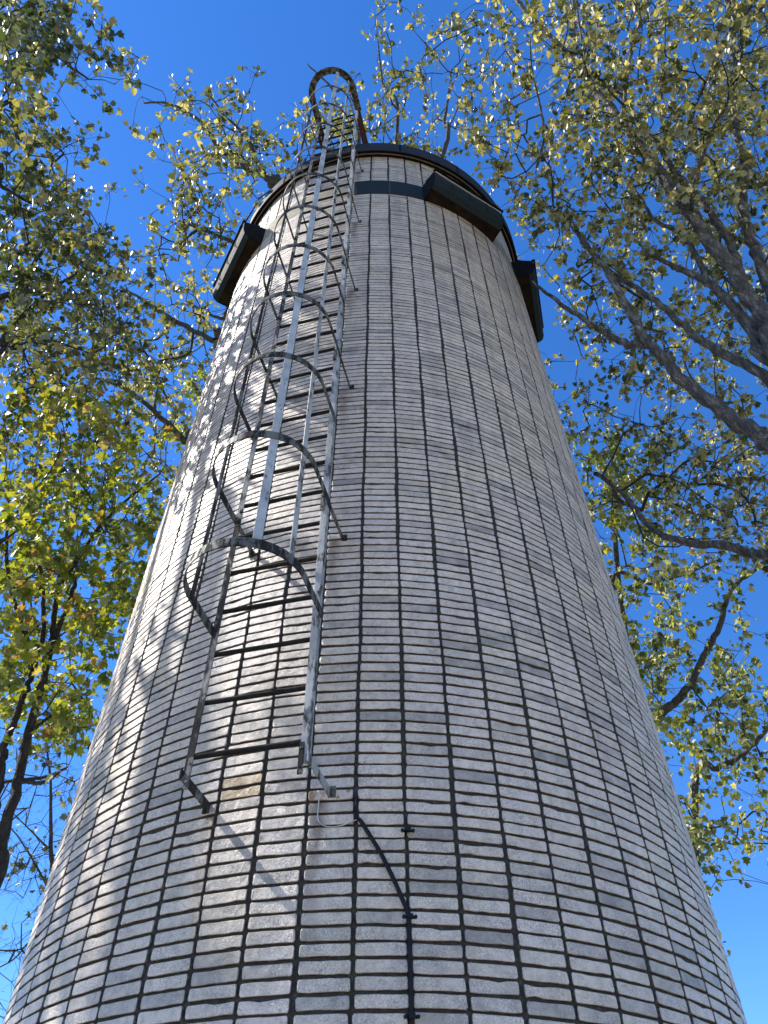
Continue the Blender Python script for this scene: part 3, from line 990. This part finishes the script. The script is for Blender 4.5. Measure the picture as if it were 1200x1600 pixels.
BARK_PALE = mat_bark('bark_pale', (0.030, 0.026, 0.021), (0.095, 0.085, 0.070), (0.30, 0.275, 0.235), 10)
BARK_DARK = mat_bark('bark_dark', (0.018, 0.015, 0.012), (0.040, 0.034, 0.028), (0.075, 0.066, 0.055), 12)
BARK_MID = mat_bark('bark_mid', (0.035, 0.030, 0.024), (0.085, 0.074, 0.060), (0.16, 0.145, 0.12), 12)
LEAF_A = mat_leaf('leaf_olive', [(0.0, (0.035, 0.045, 0.012)), (0.42, (0.11, 0.115, 0.033)), (0.75, (0.36, 0.33, 0.14)), (1.0, (0.50, 0.44, 0.26))], 0.32)
LEAF_D = mat_leaf('leaf_green', [(0.0, (0.022, 0.036, 0.012)), (0.45, (0.055, 0.075, 0.022)), (0.8, (0.20, 0.20, 0.07)), (1.0, (0.38, 0.34, 0.19))], 0.30)
LEAF_E = mat_leaf('leaf_maple', [(0.0, (0.05, 0.08, 0.012)), (0.5, (0.14, 0.18, 0.024)), (0.85, (0.28, 0.28, 0.045)), (1.0, (0.24, 0.13, 0.05))], 0.50)

LEAF_B = mat_leaf('leaf_yellow_green', [(0.0, (0.028, 0.042, 0.009)), (0.42, (0.105, 0.135, 0.020)), (0.78, (0.28, 0.29, 0.055)), (1.0, (0.44, 0.41, 0.14))], 0.36)
TREES_GROUP = 'trees around the tower'
# A: the big pale-barked tree on the right, forking just outside the view
fa = np.array([5.9, 4.2, 5.4])
make_tree('spreading_tree', 'big pale-barked tree with thick bare limbs fanning up on the right of the tower', (6.6, 3.9, 0), [
    ('trunk', [(6.6, 3.9, -0.1), (6.55, 3.95, 1.5), (6.3, 4.05, 3.5), tuple(fa)], 0.300, 0.210),
    ('limb', [fa, px(1260, 600, 8.2), px(1200, 508, 8.9), px(1156, 442, 9.4), px(1111, 379, 9.9), px(1077, 330, 10.3), px(1025, 262, 10.9), px(987, 210, 11.4), px(939, 150, 12), px(894, 90, 12.5), px(837, 34, 13), px(800, -10, 13.4)], 0.106, 0.025),
    ('limb', [fa, px(1290, 680, 8.0), px(1200, 592, 8.6), px(1137, 555, 9), px(1085, 525, 9.3), px(1040, 484, 9.7), px(995, 450, 10.1), px(957, 427, 10.5), px(930, 400, 11)], 0.064, 0.020),
    ('limb', [fa, px(1270, 730, 7.4), px(1200, 688, 7.6), px(1140, 650, 7.9), px(1077, 602, 8.3), px(1040, 562, 8.6), px(1010, 532, 8.9), px(980, 480, 9.3), px(950, 424, 9.8), px(924, 394, 10.2), px(885, 340, 10.9)], 0.087, 0.025),
    ('limb', [px(1015, 540, 8.9), px(975, 536, 9.2), px(942, 517, 9.5), px(894, 487, 10), px(849, 454, 11), px(832, 440, 11.4)], 0.049, 0.016),
    ('limb', [fa, px(1270, 520, 8.8), px(1200, 442, 9.6), px(1175, 375, 10.3), px(1160, 319, 10.9), px(1164, 262, 11.3), px(1149, 187, 11.9), px(1145, 56, 12.9), px(1130, -20, 13.4)], 0.080, 0.029),
    ('limb', [px(1165, 460, 9.5), px(1150, 400, 10.3), px(1122, 349, 10.8), px(1096, 315, 11.1), px(1055, 270, 11.6), px(1025, 225, 12), px(999, 195, 12.4), px(980, 160, 12.8)], 0.058, 0.022),
    ('limb', [fa, px(1250, 600, 8.4), px(1175, 517, 9.1), px(1137, 469, 9.5), px(1107, 442, 9.7), px(1070, 424, 10), px(1044, 412, 10.2), px(1010, 395, 10.5)], 0.077, 0.020),
    ('limb', [px(1107, 442, 9.7), px(1085, 395, 10.2), px(1062, 364, 10.5), px(1025, 345, 10.8), px(1002, 311, 11.2), px(980, 280, 11.6)], 0.038, 0.013),
    ('limb', [px(1079, 332, 10.3), px(1082, 310, 10.1), px(1092, 262, 10.2), px(1107, 214, 10.5), px(1130, 172, 10.8), px(1150, 140, 11.2)], 0.032, 0.017),
    ('limb', [px(973, 190, 11.5), px(974, 165, 11.4), px(984, 94, 11.9), px(999, 30, 12.5), px(1012, -10, 12.8)], 0.029, 0.014),
    ('limb', [px(897, 92, 12.5), px(898, 60, 12.6), px(897, 20, 13), px(896, -10, 13.3)], 0.027, 0.022),
    ('limb', [px(935, 140, 12.1), px(915, 90, 12.9), px(905, 40, 13.5), px(900, -5, 13.9)], 0.026, 0.014),
    ('limb', [px(838, 262, 12.6), px(850, 215, 12.8), px(843, 160, 13), px(832, 115, 13.2), px(828, 60, 13.5)], 0.023, 0.010),
    ('limb', [fa * 0.6 + np.array([6.3, 4.05, 3.5]) * 0.4, px(1290, 860, 7.4), px(1200, 866, 7.9), px(1110, 850, 8.4), px(1060, 845, 8.8), px(1015, 825, 9.2), px(990, 790, 9.7), px(965, 765, 10.2), px(930, 740, 10.8)], 0.058, 0.017),
], CL['A'], BARK_PALE, LEAF_A, [0, 1], 0.086, 18, 0.3, 21, sx=0.088, singles=300)
# B: tree beyond the tower on the right, its trunk hidden
fb = np.array([4.6, 12.4, 5.2])
make_tree('broadleaf_tree', 'olive-leaved tree standing behind the right flank of the tower, low boughs reaching right', (4.2, 12.6, 0), [
    ('trunk', [(4.2, 12.6, -0.1), (4.25, 12.55, 2), (4.4, 12.5, 4), tuple(fb), (4.8, 12.6, 8.5), (5.2, 12.6, 12)], 0.22, 0.07),
    ('limb', [fb, px(1000, 1160, 13.6), px(1020, 1132, 13.6), px(1050, 1100, 13.7), px(1080, 1070, 13.8), px(1100, 1025, 14), px(1125, 980, 14.2), px(1140, 925, 14.5), px(1170, 897, 14.8), px(1210, 870, 15.2)], 0.085, 0.03),
    ('limb', [np.array([4.3, 12.5, 3.6]), px(1085, 1232, 14.3), px(1120, 1200, 14.4), px(1150, 1185, 14.4), px(1185, 1155, 14.6), px(1215, 1115, 14.8)], 0.06, 0.03),
    ('limb', [np.array([4.5, 12.5, 7.5]), px(955, 922, 14.4), px(1015, 911, 14.8), px(1070, 897, 15.1), px(1110, 880, 15.4)], 0.05, 0.018),
    ('limb', [np.array([4.8, 12.6, 9.0]), px(960, 800, 15), px(1010, 740, 15.6), px(1060, 700, 16)], 0.06, 0.02),
], CL['B'], BARK_MID, LEAF_B, [0, 1], 0.103, 17, 0.22, 22, sx=0.11, singles=0)
# C: tall tree behind the tower
fc = np.array([-0.6, 11.5, 12.5])
make_tree('tall_tree', 'tall thin-twigged tree behind the tower, showing over its roof and left edge', (-0.4, 12.3, 0), [
    ('trunk', [(-0.4, 12.3, -0.1), (-0.5, 12.2, 4), (-0.6, 12, 8), tuple(fc), (-0.4, 10.8, 16.5), (0.2, 10.2, 20)], 0.26, 0.05),
    ('limb', [fc, px(445, 330, 17), px(427, 292, 17.3), px(417, 277, 17.5), px(400, 267, 17.7), px(371, 255, 18), px(337, 225, 18.3), px(319, 195, 18.6), px(292, 176, 18.9), px(259, 161, 19.2), px(225, 161, 19.5)], 0.095, 0.018),
    ('limb', [px(415, 275, 17.5), px(400, 250, 17.3), px(385, 215, 17.5), px(350, 180, 17.9), px(325, 145, 18.3)], 0.06, 0.015),
    ('limb', [fc, px(400, 395, 16.4), px(367, 379, 16.7), px(319, 360, 17.1), px(280, 345, 17.5)], 0.07, 0.02),
    ('limb', [fc, px(385, 512, 15.5), px(349, 499, 15.8), px(330, 492, 16), px(290, 470, 16.4)], 0.06, 0.018),
    ('limb', [fc, px(360, 545, 15), px(334, 532, 15.2), px(270, 499, 15.8), px(225, 469, 16.3), px(190, 450, 16.7)], 0.08, 0.02),
    ('limb', [(-0.6, 12, 8.5), px(320, 712, 13.9), px(290, 690, 14), px(250, 650, 14.2), px(200, 610, 14.5), px(150, 590, 14.9)], 0.085, 0.02),
    ('limb', [(-0.4, 10.8, 16.5), px(690, 250, 18.2), px(694, 195, 18.6), px(700, 150, 19), px(705, 110, 19.4)], 0.06, 0.014),
    ('limb', [(-0.4, 10.8, 16.5), px(560, 200, 18), px(520, 140, 18.6), px(480, 100, 19)], 0.05, 0.014),
    ('limb', [(-0.4, 10.8, 16.8), px(620, 210, 18.4), px(600, 140, 19), px(590, 60, 19.6)], 0.05, 0.014),
], CL['C'], BARK_MID, LEAF_A, [0, 1], 0.112, 14, 0.25, 23, sx=0.11, twig_r=0.0055)
# D: left
fd = np.array([-10.0, 4.9, 6.4])
BOUGH = [np.array([-9.9, 4.95, 8.2])] + [wall_pt(x, y, 0) + sd * t for x, y, t in ((300, 1190, 8.6), (262, 1130, 8.2), (226, 1070, 7.8), (212, 1030, 7.6))]
make_tree('leafy_tree', 'dense green tree whose leaves fill the upper left, hanging over from beyond the frame', (-10.8, 4.8, 0), [
    ('trunk', [(-10.8, 4.8, -0.1), (-10.7, 4.85, 2.5), tuple(fd), (-9.7, 5.0, 10.5), (-9.2, 5.0, 15)], 0.24, 0.07),
    ('limb', [np.array([-9.25, 5.0, 14.5]), px(-20, 20, 14.8), px(56, 67, 14.5), px(90, 82, 14.4), px(112, 105, 14.3), px(139, 124, 14.1)], 0.06, 0.012),
    ('limb', [np.array([-9.6, 5, 11.5]), px(-40, 270, 12.9), px(0, 289, 12.8), px(37, 311, 12.8), px(94, 330, 12.9)], 0.045, 0.016),
    ('limb', [fd, px(-30, 560, 11.4), px(0, 536, 11.6), px(37, 491, 11.9), px(75, 457, 12.1), px(124, 424, 12.5)], 0.06, 0.016),
    ('limb', [np.array([-9.85, 4.95, 8.8]), px(-20, 470, 11.9), px(30, 440, 12.1), px(60, 400, 12.5), px(90, 360, 13.1), px(140, 330, 13.5)], 0.05, 0.015),
    ('limb', [np.array([-9.75, 5, 10]), px(-40, 190, 13.2), px(20, 170, 13.5), px(60, 200, 13.6), px(100, 240, 13.7)], 0.04, 0.014),
    ('limb', BOUGH, 0.075, 0.04), ('limb', [fd, (-11, 2.5, 11), (-11.5, 1.2, 15)], 0.09, 0.03), ('limb', [fd, (-12.5, 5.5, 12), (-13.3, 6.0, 15.5)], 0.09, 0.03),
], CL['D'], BARK_DARK, LEAF_D, [0, 1], 0.104, 17, 0.24, 24, sx=0.11, singles=300)
# E: the two-stemmed maple, lower left
bE = px(-45, 1500, 9.0); bE = (-4.25, 8.0, 0)
make_tree('maple_tree', 'dark twin-stemmed maple with yellow-green leaves at the lower left', bE, [
    ('trunk', [(-4.25, 8.0, -0.1), (-4.3, 8.1, 1.6), px(-16, 1400, 9.8), px(0, 1328, 10), px(17, 1263, 10.2), px(31, 1206, 10.4), px(44, 1149, 10.6), px(61, 1088, 10.8), px(72, 1044, 11), px(81, 1000, 11.2), px(85, 957, 11.4), px(94, 900, 11.7), px(100, 860, 12), px(118, 815, 12.3)], 0.075, 0.026),
    ('limb', [px(-30, 1380, 9.9), px(-12, 1290, 10.2), px(0, 1206, 10.3), px(9, 1162, 10.5), px(26, 1118, 10.7), px(44, 1070, 10.9), px(55, 1031, 11), px(68, 987, 11.2), px(67, 935, 11.5), px(62, 880, 11.8), px(50, 830, 12.1)], 0.060, 0.020),
    ('limb', [px(50, 1045, 10.9), px(42, 1000, 11), px(31, 970, 11.1), px(18, 920, 11.4), px(10, 870, 11.7), px(12, 820, 12)], 0.045, 0.02),
    ('limb', [px(76, 1015, 11.1), px(100, 960, 11.5), px(118, 905, 12), px(122, 850, 12.4), px(150, 790, 12.8)], 0.045, 0.016),
    ('limb', [px(28, 1222, 10.3), px(45, 1221, 10.4), px(66, 1223, 10.7), px(85, 1212, 11), px(105, 1198, 11.3)], 0.035, 0.014),
    ('limb', [px(44, 1152, 10.6), px(64, 1130, 10.8), px(100, 1105, 11.1), px(130, 1085, 11.5)], 0.025, 0.01),
    ('limb', [px(92, 920, 11.6), px(150, 830, 12.2), px(200, 780, 12.8), px(250, 740, 13.2)], 0.035, 0.014),
], CL['E'], BARK_DARK, LEAF_E, [2, 1], 0.120, 16, 0.12, 25, sx=0.12, droop=0.8, singles=300)
# F: the sapling
bs = px(84, 1440, 13.2)
bare = np.zeros(len(CL['F']), bool); bare[BARE] = True
make_tree('bare_sapling', 'slender sapling, nearly bare, between the maple stems and the tower at the lower left', (bs[0] + 0.1, bs[1] + 0.7, 0), [
    ('trunk', [(bs[0] + 0.1, bs[1] + 0.7, -0.1), tuple(bs), px(81, 1363, 13.2), px(79, 1293, 13.3), px(79, 1223, 13.4), px(72, 1160, 13.6)], 0.05, 0.012),
    ('limb', [px(82, 1400, 13.1), px(55, 1350, 13), px(30, 1310, 12.9), px(5, 1280, 12.9)], 0.018, 0.006),
    ('limb', [px(80, 1330, 13.2), px(50, 1300, 13.4), px(20, 1270, 13.5)], 0.016, 0.006),
    ('limb', [px(86, 1480, 13), px(50, 1470, 12.8), px(20, 1500, 12.5), px(-20, 1520, 12.3)], 0.018, 0.006),
], CL['F'], BARK_MID, LEAF_D, [2], 0.10, 4, 0.05, 26, sx=0.15, twig_r=0.0032, bare=bare)

print('objects', len(sc.objects), 'tris', sum(len(o.data.polygons) * 2 for o in sc.objects if o.type == 'MESH'), {k: len(v) for k, v in CL.items()})
